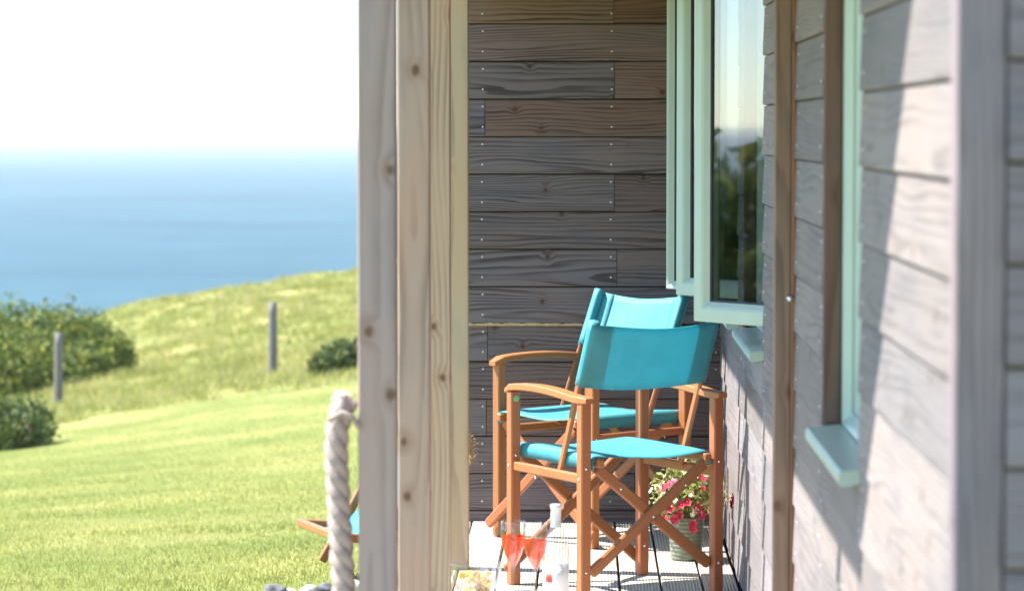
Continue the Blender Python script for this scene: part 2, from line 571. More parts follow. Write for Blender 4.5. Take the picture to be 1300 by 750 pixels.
def tufts(n):
    k = n // 26
    d = rng.uniform(38, 76, k)
    X = rng.uniform(-.25, -.02, k) * d
    keep = d - X * .3 * 0 > 39 + rng.uniform(0, 5, k) + X * .35 + 2
    d, X = d[keep], X[keep]
    dd = np.repeat(d, 26) + rng.normal(0, .12, len(d) * 26)
    XX = np.repeat(X, 26) + rng.normal(0, .12, len(d) * 26)
    ok = dd < edge_y(XX) - .1
    return XX[ok], dd[ok]


wild = blades('pasture_grass', 120000, tufts, .05, .17, .011, M['wild_blades'], 1.0)
tag(wild, 'rough straw-flecked pasture grass between the lawn and the cliff edge', 'grass', kind='stuff')

# ------------------------------------------------------------------ cabin
WX = .536             # face of the boarded side wall's backing
cabin = empty('timber_cabin', (1.5, 8.0, -.3))
tag(cabin, 'weathered timber-clad cabin with roofed porch and mint-green windows', 'cabin')
CO = Vector(cabin.location)
PITCH = .1435


def part(mb, name, mat, parent=cabin, smooth=False, color=None, origin=None):
    o = mb.build(name, mat, parent, smooth, color=color)
    o.location = -CO if parent is cabin else (0, 0, 0)
    return o


def timber(name, mat, p0, p1, w, t, up, parent, color, ch=.003):
    """a straight timber whose local X is its length"""
    p0, p1 = Vector(p0), Vector(p1)
    L = (p1 - p0).length
    mb = MB().bar((-L / 2, 0, 0), (L / 2, 0, 0), w, t, (0, 0, 1), ch)
    d = (p1 - p0).normalized(); u = Vector(up)
    s = u.cross(d).normalized(); u = d.cross(s).normalized()
    mat3 = Matrix((d, s, u)).transposed()
    o = mb.build(name, mat, parent, color=color)
    o.rotation_euler = mat3.to_euler()
    c = (p0 + p1) / 2
    o.location = c - (CO if parent is cabin else Vector((0, 0, 0)))
    return o


def shell(name, boxes):
    mb = MB()
    for lo, hi in boxes: mb.box(lo, hi, .001)
    return part(mb, name, M['backing'])


WIN = [(6.0, 6.9), (9.22, 10.3), (10.72, 11.52)]      # window openings along the side wall
WZ0, WZ1 = .83, 2.02
side_boxes = []
prev = 4.44
for a, b in WIN:
    side_boxes.append(((WX, prev, -.3), (WX + .09, a, 2.3)))
    side_boxes.append(((WX, a, -.3), (WX + .09, b, WZ0)))
    side_boxes.append(((WX, a, WZ1), (WX + .09, b, 2.3)))
    prev = b
side_boxes.append(((WX, prev, -.3), (WX + .09, 12.07, 2.3)))
side_wall = shell('side_wall', side_boxes)
end_wall = shell('end_wall', [((-.46, 12.07, -.3), (3.6, 12.16, 2.3))])
gable_wall = shell('gable_wall', [((WX + .09, 4.44, -.3), (3.6, 4.53, 2.3)), ((3.51, 4.53, -.3), (3.6, 12.07, 2.3))])

board_cache = {}


def board(parent, centre, L, h, rz, color, mat, lip=.018):
    key = (round(L, 3), round(h, 3), lip)
    if key not in board_cache:
        sec = [(-lip, .004), (-lip + .004, 0), (0, 0), (0, h), (-.005, h), (-.007, h - .002)]
        mb = MB().loops([[(xx, a, b) for a, b in sec] for xx in (-L / 2, L / 2)])
        me = bpy.data.meshes.new('board')
        me.from_pydata(mb.v, [], mb.f)
        bm = bmesh.new(); bm.from_mesh(me); bmesh.ops.recalc_face_normals(bm, faces=bm.faces); bm.to_mesh(me); bm.free()
        me.materials.append(mat)
        board_cache[key] = me
    me = board_cache[key]
    if me.materials[0] != mat:
        me = me.copy(); me.materials[0] = mat
    o = link('board', me, mat, parent, None, (R(random.uniform(-.25, .25)), 0, rz), color)
    o.location = Vector(centre)
    return o


# porch end wall: grey-brown boards with butt joints on the battens
def tone(base, v=.15, warm=0.0):
    k = 1 + random.uniform(-v, v)
    return (base[0] * k * (1 + warm), base[1] * k, base[2] * k * (1 - warm))


PURP = (1.14, 1.0, 1.0)
GREY, BROWN = (.205, .195, .200), (.215, .165, .140)
rows = [  # (joint X or None, left tint, right tint), from the top of the picture downwards
    (.117, (.25, .19, .13), (.22, .15, .10)), (None, (.215, .180, .165), None), (.12, (.195, .185, .185), (.235, .185, .155)),
    (-.375, (.19, .19, .20), (.23, .175, .145)), (None, (.22, .21, .21), None), (.12, (.20, .19, .19), (.19, .16, .15)),
    (None, (.19, .175, .17), None), (.13, (.20, .195, .205), (.19, .18, .175)), (None, (.215, .205, .205), None),
    (-.365, (.205, .205, .215), (.185, .175, .175)), (None, (.175, .16, .155), None), (-.37, (.20, .195, .20), (.19, .17, .16)),
    (None, (.195, .185, .185), None), (.2, (.18, .175, .18), (.2, .18, .17)), (None, (.2, .19, .19), None), (None, (.19, .18, .18), None)]
XL, XR = -.455, WX
ztop = 1.907
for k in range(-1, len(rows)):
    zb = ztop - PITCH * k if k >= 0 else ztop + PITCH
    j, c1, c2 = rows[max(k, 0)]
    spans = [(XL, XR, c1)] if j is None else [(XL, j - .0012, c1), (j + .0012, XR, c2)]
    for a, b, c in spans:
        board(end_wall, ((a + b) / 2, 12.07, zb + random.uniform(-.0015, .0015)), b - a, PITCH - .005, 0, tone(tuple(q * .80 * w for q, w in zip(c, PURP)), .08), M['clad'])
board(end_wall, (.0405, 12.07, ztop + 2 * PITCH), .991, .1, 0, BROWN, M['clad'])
# strip of bark left on the lower edge of one board
bk = MB()
rings = []
for i in range(41):
    xx = -.45 + .62 * i / 40
    hgt = .0085 * (.55 + .45 * math.sin(i * 1.9) * math.sin(i * .7 + 1)) + random.uniform(0, .002)
    zz = ztop - 8 * PITCH - .004
    rings.append([(xx, 12.050, zz + hgt), (xx, 12.0495, zz - .004), (xx, 12.06, zz - .005), (xx, 12.06, zz + hgt)])
bk.loops(rings)
part(bk, 'bark_edge', M['straw'], end_wall)
# gable wall towards the camera
for k in range(-2, 16):
    board(gable_wall, (WX + .059 + 1.45, 4.44, ztop - .02 - PITCH * k), 2.90, PITCH - .005, 0, tone((.23, .195, .21), .12), M['clad_side'])


# side wall boards between the windows
def side_span(y0, y1, z0, z1):
    for k in range(-3, 16):
        zb = ztop - .048 - PITCH * k
        if zb < z0 - .001 and zb + PITCH - .02 < z0: continue
        lo = max(zb, z0); hi = min(zb + PITCH - .003, z1)
        if hi - lo < .025: continue
        board(side_wall, (WX, (y0 + y1) / 2, lo), y1 - y0 - .003, hi - lo, -math.pi / 2, tone((.200, .182, .184), .18, random.uniform(-.02, .05)), M['clad_side'], .013)


BY = 7.84            # vertical cover batten
cuts = [4.50, WIN[0][0], WIN[0][1], BY, BY + .07, WIN[1][0], WIN[1][1], WIN[2][0], WIN[2][1], 12.05]
side_span(4.50, 6.0, -.28, 2.28)
side_span(6.0, 6.9, -.28, WZ0 - .005); side_span(6.0, 6.9, WZ1, 2.28)
side_span(6.9, BY, -.28, 2.28)
side_span(BY + .06, 9.22, -.28, 2.28)
side_span(9.22, 10.3, -.28, WZ0 - .005); side_span(9.22, 10.3, WZ1, 2.28)
side_span(10.3, 10.72, -.28, 2.28)
side_span(10.72, 11.52, -.28, WZ0 - .005); side_span(10.72, 11.52, WZ1, 2.28)
side_span(11.52, 12.05, -.28, 2.28)

# nails, two per board over each batten
nails = MB()
for k in range(0, 14):
    for X in (-.385, .108, .508):
        for f in (.24, .78):
            zz = ztop - PITCH * k + f * PITCH
            yy = 12.07 - .018 + .012 * f - .0005
            nails.lathe([(.0001, -.001), (.0034, -.001), (.0034, .0008), (.0001, .0016)], 7)
            n0 = len(nails.v) - 28
            for i in range(n0, len(nails.v)):
                vx, vy, vz = nails.v[i]
                nails.v[i] = (X + vx + .002 * math.sin(k * 7.1), yy - vz, zz + vy)
o = part(nails, 'nail_heads', M['nail'], end_wall); o['kind'] = 'stuff'
nails = MB()
for yy in (5.93, 6.97, 7.74, 9.12, 10.40, 11.62):
    for k in range(0, 14):
        for f in (.24, .78):
            zz = ztop - .048 - PITCH * k + f * PITCH
            if any(a - .02 < yy < b + .02 for a, b in WIN) and zz > WZ0: continue
            nails.lathe([(.0001, -.001), (.0034, -.001), (.0034, .0008), (.0001, .0016)], 7)
            for i in range(len(nails.v) - 28, len(nails.v)):
                vx, vy, vz = nails.v[i]
                nails.v[i] = (WX - .013 + .007 * f - .0005 - vz, yy + vx, zz + vy)
o = part(nails, 'nail_heads', M['nail'], side_wall); o['kind'] = 'stuff'

# corner post, cover batten, thin red trim strip
timber('corner_post', M['clad_side'], (WX + .022, 4.47, -.3), (WX + .022, 4.47, 2.28), .07, .072, (0, 1, 0), cabin, (.24, .20, .215))
o = timber('cover_batten', M['post'], (.497, BY + .03, -.28), (.497, BY + .03, 2.28), .06, .040, (1, 0, 0), cabin, (.25, .185, .135))
timber('trim_strip', M['post'], (.5235, BY + .02, -.28), (.5235, BY + .02, 2.28), .04, .0125, (1, 0, 0), cabin, (.30, .16, .09))
# small chrome hook screwed into the batten
hk = MB()
hk.lathe([(.0, 0), (.008, 0), (.008, .003), (.003, .004), (.003, .014), (.007, .017), (.0085, .022), (.006, .027), (.0, .029)], 14)
o = hk.build('hook', M['steel'], cabin, True)
o.location = Vector((.514, BY, 1.5 - 213 * BY / F)) - CO
o.rotation_euler = (R(90), 0, 0)


def frame_ring(W, H, st, depth, x0=0.0, z0=0.0):
    """mitred rectangular frame in local XZ, outside face towards +Y"""
    mb = MB()
    prof = [(0, -depth), (0, -.005), (.005, 0), (st - .024, 0), (st - .016, -.004), (st - .003, -.016), (st, -.018), (st, -depth)]
    rings = []
    for i, d in prof + [prof[0]]:
        rings.append([(x0 + i, d, z0 + i), (x0 + W - i, d, z0 + i), (x0 + W - i, d, z0 + H - i), (x0 + i, d, z0 + H - i)])
    return mb.loops(rings, True, False)


def window_frame(y0, y1):
    W = y1 - y0 - .004; H = WZ1 - WZ0 - .004
    fr = frame_ring(W, H, .055, .06).build('window_frame', M['mint'], cabin)
    fr.location = Vector((.566, y0 + .002, WZ0 + .002)) - CO
    fr.rotation_euler = (0, 0, math.pi / 2)
    return fr, W, H


def glass_pane(parent, W, H, st, dep):
    g = MB().box((st - .004, dep - .024, st - .004), (W - st + .004, dep, H - st + .004), .001).build('pane', M['pane'], parent)
    return g


def sill(y0, y1, frame):
    pass


for i, (a, b) in enumerate(WIN):
    fr, W, H = window_frame(a, b)
    if i == 0:
        glass_pane(fr, W, H, .055, -.022)
    # timber reveal lining facing the camera on the far jamb
    MB().box((WX - .014, b - .0165, WZ0 + .004), (.565, b - .0015, WZ1 - .004), .001)
    timber('reveal', M['post'], (.545, b - .009, WZ0 + .03), (.545, b - .009, WZ1 - .01), .040, .014, (0, 1, 0), cabin, (.16, .105, .08))
    # sloping mint sill
    s = MB()
    ring = []
    for yy in (a - .02, b - .019):
        ring.append([(.492, yy, .822), (.487, yy, .828), (.487, yy, .845), (.492, yy, .851), (.562, yy, .859), (.562, yy, .832)])
    s.loops(ring)
    part(s, 'sill', M['mint'])


def sash(hx, hy, fx, fy, z0=.925, z1=2.06, st=.062):
    d = Vector((fx - hx, fy - hy, 0)); W = d.length; H = z1 - z0
    s = frame_ring(W, H, st, .055).build('sash', M['mint'], cabin)
    s.location = Vector((hx, hy, z0)) - CO
    s.rotation_euler = (0, 0, math.atan2(d.y, d.x))
    glass_pane(s, W, H, st, -.024)
    # dark rubber gasket round the glass
    g = MB()
    i0, i1 = st - .001, st + .005
    rings = [[(i, dp, i), (W - i, dp, i), (W - i, dp, H - i), (i, dp, H - i)] for i, dp in ((i0, -.024), (i0, -.017), (i1, -.0195), (i1, -.024), (i0, -.024))]
    g.loops(rings, True, False)
    g.build('gasket', M['gasket'], s)
    return s


sash(.583, 9.27, .336, 9.61, .918)
sash(.580, 10.76, .326, 11.10, .92)
sash(.575, 11.08, .299, 11.42, st=.03)

# roof over cabin and porch: unseen near edge cut diagonally to shape the shadow on the side wall
rf = MB()
plan = [(-.49, 6.07), (.53, 4.70), (.53, 4.36), (3.75, 4.36), (3.75, 12.4), (-.49, 12.4)]
rf.loops([[(a, b, 2.302) for a, b in plan], [(a, b, 2.42) for a, b in plan]])
part(rf, 'roof', M['roof'])
so = MB()
plan2 = [(-.488, 6.07), (.528, 4.705), (.528, 12.066), (-.488, 12.066)]  # same diagonal cut as the roof, shaped for the wall shadow
so.loops([[(a, b, 2.165) for a, b in plan2], [(a, b, 2.299) for a, b in plan2]])
part(so, 'soffit', M['soffit'])

# porch posts and the beam they carry
PXC = -.43
POSTS = [(6.56, (.37, .305, .285)), (8.00, (.46, .355, .29)), (9.24, (.50, .39, .285)), (10.70, (.52, .41, .28))]
for yy, c in POSTS:
    timber('post', M['post'], (PXC, yy + .04, -.3), (PXC, yy + .04, 2.06), .08, .08, (0, 1, 0), cabin, c, .003)
timber('beam', M['post'], (PXC, 6.1, 2.112), (PXC, 12.06, 2.112), .09, .1, (0, 0, 1), cabin, (.5, .4, .28))

# ------------------------------------------------------------------ deck
deck = MB()
for yy in np.arange(4.6, 12.0, .45):
    deck.box((-.47, yy, -.13), (.51, yy + .045, -.030), .002)
deck.box((-.497, 4.4, -.3), (-.472, 12.05, -.030), .002)
deck = deck.build('deck', M['soffit'])
tag(deck, 'narrow porch deck of bleached reeded boards', 'deck', kind='structure')
BP = .137
gap0 = (786 - VX) / 373 + .5 * 0
edges = [gap0 + BP * k for k in range(-5, 4)]
for i in range(len(edges) - 1):
    a, b = edges[i] + .004, edges[i + 1] - .004
    a = max(a, -.50); b = min(b, .512)
    if b - a < .02: continue
    jy = [4.4, 11.05 + .0 * i, 12.045] if i % 2 else [4.4, 8.3, 12.045]
    for y0, y1 in zip(jy[:-1], jy[1:]):
        timber('deck_board', M['deck'], ((a + b) / 2, y0 + .002, -.0145 + random.uniform(-.001, .001)), ((a + b) / 2, y1 - .002, -.0145), b - a, .028, (0, 0, 1), deck, (1, 1, 1), .003)


# ------------------------------------------------------------------ folding director's chairs
TEAK = (.38, .145, .052)


def chair(name, loc, rz, label, cap=False):
    W, D = .49, .48
    root = empty(name, loc, rz)
    tag(root, label, 'chair', 'teal director chairs on the porch')
    hw, hd = W / 2, D / 2

    def tb(nm, p0, p1, w, t, up, k=1.0, ch=.004):
        return timber(nm, M['teak'], p0, p1, w, t, up, root, tuple(v * k * random.uniform(.9, 1.08) for v in TEAK), ch)

    legs = {}
    for sx in (-1, 1):
        for sy in (-1, 1):
            legs[sx, sy] = tb('leg', (sx * hw, sy * hd, 0), (sx * hw, sy * hd, .642), .036, .036, (0, 1, 0), 1.0, .004)
        # arched arm
        rings = []
        for i in range(15):
            t = i / 14
            yy = hd + .035 - t * (D + .075)
            zz = .652 + .013 * math.sin(math.pi * min(1, t * 1.15 + .02)) - .006 * t
            if t < .12: zz -= .012 * (1 - t / .12) ** 2
            a = .026 * (1 - .25 * abs(t - .45)); b = .0115
            k = .72 if i in (0, 14) else 1
            sec = [(a, b * .7), (a * .86, b), (-a * .86, b), (-a, b * .7), (-a, -b * .7), (-a * .86, -b), (a * .86, -b), (a, -b * .7)]
            rings.append([(sx * hw + p * k, yy, zz + q * k) for p, q in sec])
        MB().loops(rings).build('arm', M['teak'], root, False, color=tuple(v * 1.05 for v in TEAK))
        tb('side_rail', (sx * hw, -hd + .018, .395), (sx * hw, hd - .018, .395), .022, .030, (0, 0, 1))
        tb('seat_rail', (sx * (hw - .048), -hd - .03, .446), (sx * (hw - .048), hd + .05, .446), .024, .028, (0, 0, 1))
        # raked back post rising from the side rail
        tb('back_post', (sx * (hw - .020), -.045, .400), (sx * (hw - .020), -.255, .885), .014, .027, (0, 1, 0), 1.0, .005)
    # crossed legs, front pair outside the legs, rear pair between them
    for yy, xo, zl in ((hd + .030, hw + .018, .045), (-hd + .0, hw - .020, .095)):
        for s, dy in ((1, .0105), (-1, -.0105)):
            tb('cross_leg', (s * xo, yy + dy, zl), (-s * (hw - .052), yy + dy, .428), .019, .036, (0, 1, 0) if False else (1, 0, 0), .95, .005)
    # bolts
    bl = MB()
    def bolt(p, nrm):
        q = Vector(nrm).to_track_quat('Z', 'Y')
        n0 = len(bl.v)
        bl.lathe([(.0001, .0), (.0055, .0), (.0055, .0012), (.0001, .003)], 9)
        for i in range(n0, len(bl.v)):
            bl.v[i] = tuple(Vector(p) + q @ Vector(bl.v[i]))
    for sx in (-1, 1):
        for sy in (-1, 1):
            for zz in (.10, .43):
                bolt((sx * hw, sy * hd - .0185, zz), (0, -1, 0))
            bolt((sx * hw + sx * .0185, sy * hd, .395), (sx, 0, 0))
    bolt((0, -hd - .021, .265), (0, -1, 0)); bolt((0, hd + .051, .24), (0, 1, 0))
    for sx in (-1, 1):
        bolt((sx * .12, -hd - .021, .36), (0, -1, 0))
    o = bl.build('bolts', M['steel'], root, True); o['kind'] = 'stuff'
    if cap:
        cp = MB().lathe([(.0001, 0), (.0105, 0), (.0105, .002), (.005, .0026), (.0001, .0026)], 16)
        o = cp.build('screw_cover', M['green_cap'], root, False, (-hw, hd - .0185, .617), (R(90), 0, 0))
    # seat sling wrapped over the seat rails
    xr = hw - .048
    sec = []
    for i in range(7):
        a = math.pi * (1.15 - 1.15 * i / 6) - math.pi * .08
        sec.append((-xr + .0185 * math.cos(a + .25) - .003, .446 + .0200 * math.sin(a + .25)))
    sec = [(-xr - .019, .425)] + [(-xr - .020, .452), (-xr - .014, .4655), (-xr, .4685)]
    for i in range(1, 16):
        t = i / 16
        sec.append((-xr + 2 * xr * t, .4685 - .013 * math.sin(math.pi * t)))
    sec += [(xr, .4685), (xr + .014, .4655), (xr + .020, .452), (xr + .019, .425)]
    ny_ = 11
    rings = []
    for j in range(ny_):
        v = j / (ny_ - 1)
        yy = -hd - .012 + (D + .045) * v
        ed = .004 * (abs(v - .5) * 2) ** 6
        rings.append([(p, yy, q - .005 * math.sin(v * 9 + p * 14) * max(0, 1 - abs(p) / xr) - ed) for p, q in sec])
    mb = MB().loops(rings, False, False)
    seat = mb.build('seat', M['teal'], root, True)
    sd = seat.modifiers.new('thickness', 'SOLIDIFY'); sd.thickness = .0028; sd.offset = 1
    # back sling with sleeves round the posts
    p0 = Vector((0, -.045, .400)); p1 = Vector((0, -.255, .885)); ax = (p1 - p0).normalized()
    nb = Vector((0, -ax.z, ax.y))       # pointing backwards off the back
    def on(x, zt, off):
        q = p0 + ax * ((zt - p0.z) / ax.z)
        return (x, q.y + nb.y * off, q.z + nb.z * off)
    xb = hw - .020
    def ring(zt, loop):
        return [on(x, zt + sag, off) for x, off, sag in loop]
    nz = 9
    rings = []
    for j in range(nz):
        v = j / (nz - 1)
        zt = .690 + .205 * v
        row = []
        for i in range(25):
            t = i / 24
            xx = -xb - .012 + (2 * xb + .024) * t
            edge = min(t, 1 - t)
            bow = .016 + .020 * math.sin(math.pi * t) * (1.1 - .3 * v) + .0035 * math.sin(7 * t + 3 * v)
            if edge < .09: bow = .016 + .006 * (edge / .09)
            sg = -(.014 if v > .5 else .006) * math.sin(math.pi * t) * abs(2 * v - 1)
            row.append(on(xx, zt + sg, bow))
        rings.append(row)
    back = MB().loops(rings, False, False).build('backrest', M['teal'], root, True)
    sd = back.modifiers.new('thickness', 'SOLIDIFY'); sd.thickness = .0025; sd.offset = 0
    # doubled hems beside the sleeves
    for side in (0, 1):
        hm = [row[1:5] if side == 0 else row[20:24] for row in rings]
        hm = [[(p[0], p[1] + .004, p[2]) for p in row] for row in hm]
        h = MB().loops(hm, False, False).build('hem', M['teal'], back, True)
        sd = h.modifiers.new('thickness', 'SOLIDIFY'); sd.thickness = .002; sd.offset = 0
    for sx in (-1, 1):
        rr = []
        for j in range(9):
            zt = .690 + .205 * j / 8
            loop = []
            for k in range(14):
                a = 2 * math.pi * k / 14
                loop.append(on(sx * (xb - .006) + .0165 * math.copysign(abs(math.cos(a)) ** .6, math.cos(a)), zt, .001 + .0178 * math.copysign(abs(math.sin(a)) ** .7, math.sin(a))))
            rr.append(loop)
        MB().loops(rr, True, True).build('sleeve', M['teal'], back, True)
    return root


chair('director_chair', (.1025, 10.27, 0), R(28.9), 'near teal director chair seen from behind, its back towards us', True)
chair('director_chair', (.034, 11.60, 0), R(135), 'far teal director chair with sunlit back, against the end wall')

# ------------------------------------------------------------------ low table with drinks
TZ = .14
tbl = empty('side_table', (-.15, 9.07, 0))
tag(tbl, 'low round white table holding the bottle and glasses', 'table')
MB().lathe([(.0, -.022), (.205, -.022), (.215, -.018), (.218, -.010), (.215, -.003), (.208, 0), (0, 0)], 48).build('top', M['white_paint'], tbl, False, (0, 0, TZ))
for k in range(3):
    a = R(90 + 120 * k)
    MB().bar((.15 * math.cos(a), .15 * math.sin(a), 0), (.13 * math.cos(a), .13 * math.sin(a), TZ - .0225), .026, .026, (0, 1, 0), .004).build('leg', M['white_paint'], tbl)


def wine_glass(X, d, label, level):
    g = empty('wine_glass', (X, d, TZ))
    tag(g, label, 'glass', 'glasses of rose wine')
    outer = [(.0, .0), (.034, .0), (.035, .002), (.030, .004), (.012, .007), (.005, .012), (.0038, .03), (.0036, .085), (.0050, .098), (.0120, .112), (.0240, .138), (.0325, .165), (.0360, .190), (.0362, .210), (.0345, .236)]
    inner = [(.0335, .236), (.0350, .210), (.0348, .190), (.0313, .165), (.0228, .139), (.0108, .114), (.0002, .102)]
    MB().lathe(outer + inner, 40).build('glass', M['glass'], g, True)
    z1 = level
    prof = [(.0002, .1025)]
    for r, z in reversed(inner[:-1]):
        if z < z1: prof.append((r - .0004, z))
    # close at the level
    def rad(z):
        return np.interp(z, [q[1] for q in reversed(inner)], [q[0] for q in reversed(inner)])
    prof += [(float(rad(z1)) - .0004, z1), (.0002, z1)]
    MB().lathe(prof, 40).build('wine', M['rose'], g, False)
    return g


wine_glass(-.200, 9.03, 'left wine glass of pink rose on the low table', .194)
wine_glass(-.135, 8.98, 'right wine glass of pink rose, beside the bottle', .188)

b = empty('wine_bottle', ((706 - VX) / 448, 4000 / 448, TZ), R(12))
tag(b, 'clear bottle of rose wine with pale capsule and white label', 'bottle')
MB().lathe([(.0, .006), (.018, .003), (.033, .0), (.0375, .005), (.0375, .150), (.0370, .165), (.0335, .182), (.0255, .205), (.0185, .225), (.0150, .245), (.0140, .262), (.0140, .285), (.0155, .286), (.0155, .294), (.013, .295),
            (.0115, .295), (.0118, .262), (.0128, .245), (.0162, .225), (.0230, .205), (.0308, .182), (.0345, .165), (.0350, .150), (.0350, .010), (.0, .012)], 40).build('glass', M['glass'], b, True)
MB().lathe([(.0, .0125), (.0346, .0105), (.0346, .100), (.0, .100)], 36).build('wine', M['rose_pale'], b)
MB().lathe([(.0146, .232), (.0146, .262), (.0146, .284), (.0161, .285), (.0161, .296), (.014, .297), (.0, .297)], 28).build('capsule', M['capsule'], b, True)


def wrap(z0, z1, a0, a1, r, name, mat, par):
    n = 20
    rr = [[(r * math.cos(a0 + (a1 - a0) * k / n), r * math.sin(a0 + (a1 - a0) * k / n), z) for k in range(n + 1)] for z in (z0, z1)]
    o = MB().loops(rr, False, False).build(name, mat, par, True)
    s = o.modifiers.new('t', 'SOLIDIFY'); s.thickness = .0003; s.offset = 1
    return o


lb = wrap(.045, .132, R(-175), R(-5), .0377, 'label', M['label'], b)
wrap(.078, .104, R(-150), R(-118), .0382, 'red_square', M['red_print'], lb)
for k in range(4):
    wrap(.118 - .006 * k, .1195 - .006 * k, R(-105), R(-62 - 8 * (k % 2)), .0382, 'print_line', M['grey_print'], lb)

bw = tag(MB().lathe([(.0, .004), (.034, .0), (.040, .004), (.058, .030), (.070, .062), (.0755, .098), (.0765, .104), (.0735, .104), (.0725, .098), (.067, .062), (.055, .031), (.036, .009), (.0, .008)], 40).build('snack_bowl', M['glass'], None, True, ((604 - VX) * 9.12 / F, 9.12, TZ)),
         'clear glass bowl of golden snacks on the low table', 'bowl')
random.seed(11)
cme = None
for k in range(34):
    if cme is None:
        pts = [(.016 * math.cos(t), .010 * math.sin(t), .004 * math.sin(2 * t)) for t in np.linspace(-1.9, 1.9, 8)]
        o = MB().tube(pts, [.003, .005, .0058, .006, .006, .0058, .005, .003], 7).build('curled_snack', M['crisp'], None, True)
        cme = o.data
    else:
        o = link('curled_snack', cme, None)
    a = random.uniform(0, 6.28)
    if k < 12: r, zz = random.uniform(0, .026), .017 + random.uniform(0, .012)
    elif k < 22: r, zz = random.uniform(0, .036), .042 + random.uniform(0, .012)
    else: r, zz = random.uniform(0, .042), .066 + random.uniform(0, .016) - r * .2
    o.location = bw.location + Vector((r * math.cos(a), r * math.sin(a), zz))
    o.rotation_euler = (random.uniform(-.6, .6), random.uniform(-.6, .6), random.uniform(0, 6.28))
    tag(o, 'golden curled snack heaped in the glass bowl', 'snack', 'snacks in the glass bowl')

# ------------------------------------------------------------------ potted flowers by the wall
PD = 10.98
pp = empty('potted_plant', ((872 - VX) * PD / F, PD, 0))
tag(pp, 'ribbed pale green pot of crimson flowers by the side wall', 'plant')
prof = [(.0, .003), (.048, .0)]
for k in range(64):
    z = .004 + .142 * k / 63
    prof.append((.050 + .012 * (z / .146) ** .7 + .0028 * (abs(math.sin(math.pi * z / .0146))), z))
prof += [(.066, .147), (.066, .152), (.060, .152), (.058, .135), (.0, .133)]
MB().lathe(prof, 36).build('pot', M['pot'], pp, True)
MB().lathe([(.0, .1345), (.0575, .1350), (.0575, .1352), (.0, .142)], 20).build('soil', M['stem'], pp)


def leaf_cloud(n, size, sampler):
    c = sampler(n)
    n = len(c)
    u = rng.normal(size=(n, 3)); u /= np.linalg.norm(u, axis=1)[:, None]
    w = np.cross(u, rng.normal(size=(n, 3))); w /= np.linalg.norm(w, axis=1)[:, None]
    s = (size * rng.uniform(.55, 1.4, n))[:, None]
    v = np.empty((n, 4, 3))
    v[:, 0] = c - u * s; v[:, 1] = c + w * s * .42; v[:, 2] = c + u * s; v[:, 3] = c - w * s * .42
    return v.reshape(-1, 3)


def dome(n):
    a = rng.uniform(0, 2 * math.pi, n); q = rng.uniform(0, 1, n) ** .45
    el = rng.uniform(-.25, 1.45, n)
    r = .125 * q * (1 + .25 * np.sin(a * 5 + el * 4))
    return np.stack([r * np.cos(a) * np.cos(el), r * np.sin(a) * np.cos(el), .175 + 1.15 * r * np.sin(el) + .02], -1)


o = np_mesh('foliage', leaf_cloud(1500, .0135, dome), 4, M['plant_leaf'], pp); o['kind'] = 'stuff'
st = MB()
for k in range(26):
    a = random.uniform(0, 6.28); r = random.uniform(.03, .10)
    st.tube([(.02 * math.cos(a), .02 * math.sin(a), .135), (.6 * r * math.cos(a), .6 * r * math.sin(a), .19), (r * math.cos(a), r * math.sin(a), .17 + random.uniform(.03, .12))], .0014, 5)
o = st.build('stems', M['plant_leaf'], pp); o['kind'] = 'stuff'


def bloom(n, r, cup):
    mb = MB()
    for k in range(n):
        a = 2 * math.pi * k / n
        d = Vector((math.cos(a), math.sin(a), 0)); s = Vector((-math.sin(a), math.cos(a), 0))
        p = [Vector((0, 0, 0)), d * r * .55 + s * r * .38 + Vector((0, 0, cup * .6)), d * r + Vector((0, 0, cup)), d * r * .55 - s * r * .38 + Vector((0, 0, cup * .6))]
        q = [v - Vector((0, 0, .0012)) for v in p]
        mb.add(p + q, [(0, 1, 2, 3), (7, 6, 5, 4), (0, 4, 5, 1), (1, 5, 6, 2), (2, 6, 7, 3), (3, 7, 4, 0)])
    mb.lathe([(.0001, .001), (r * .2, .003), (.0001, .006)], 7)
    return mb


fm = None; cm = None
front = [(-.042, -.115, .155), (-.028, -.118, .17), (.018, -.1, .128), (.022, -.098, .118), (.02, -.105, .14), (-.055, -.09, .19), (-.02, -.115, .205), (.0, -.12, .215), (.05, -.1, .17), (-.07, -.07, .16), (-.075, -.06, .24),
         (.155, -.05, .215), (.150, -.055, .20), (.158, -.04, .225), (-.06, -.08, .27), (-.08, -.06, .255)]
for k in range(66):
    if k < len(front): p = Vector(front[k])
    else:
        a = random.uniform(0, 6.28); el = random.uniform(-.2, 1.2); r = .125 * random.uniform(.8, 1.1)
        p = Vector((r * math.cos(a) * math.cos(el), r * math.sin(a) * math.cos(el), .19 + r * math.sin(el) * 1.1))
    red = k < 27
    if red and fm is None:
        o = bloom(6, .017, .006).build('flower', M['crimson'], pp); fm = o.data
    elif not red and cm is None:
        o = bloom(5, .012, .003).build('blossom', M['cream'], pp); cm = o.data
    else:
        o = link('flower' if red else 'blossom', fm if red else cm, None, pp)
    o.location = p
    out = (p - Vector((0, 0, .17))).normalized()
    o.rotation_euler = out.to_track_quat('Z', 'Y').to_euler()
    s = random.uniform(.8, 1.25); o.scale = (s, s, s)

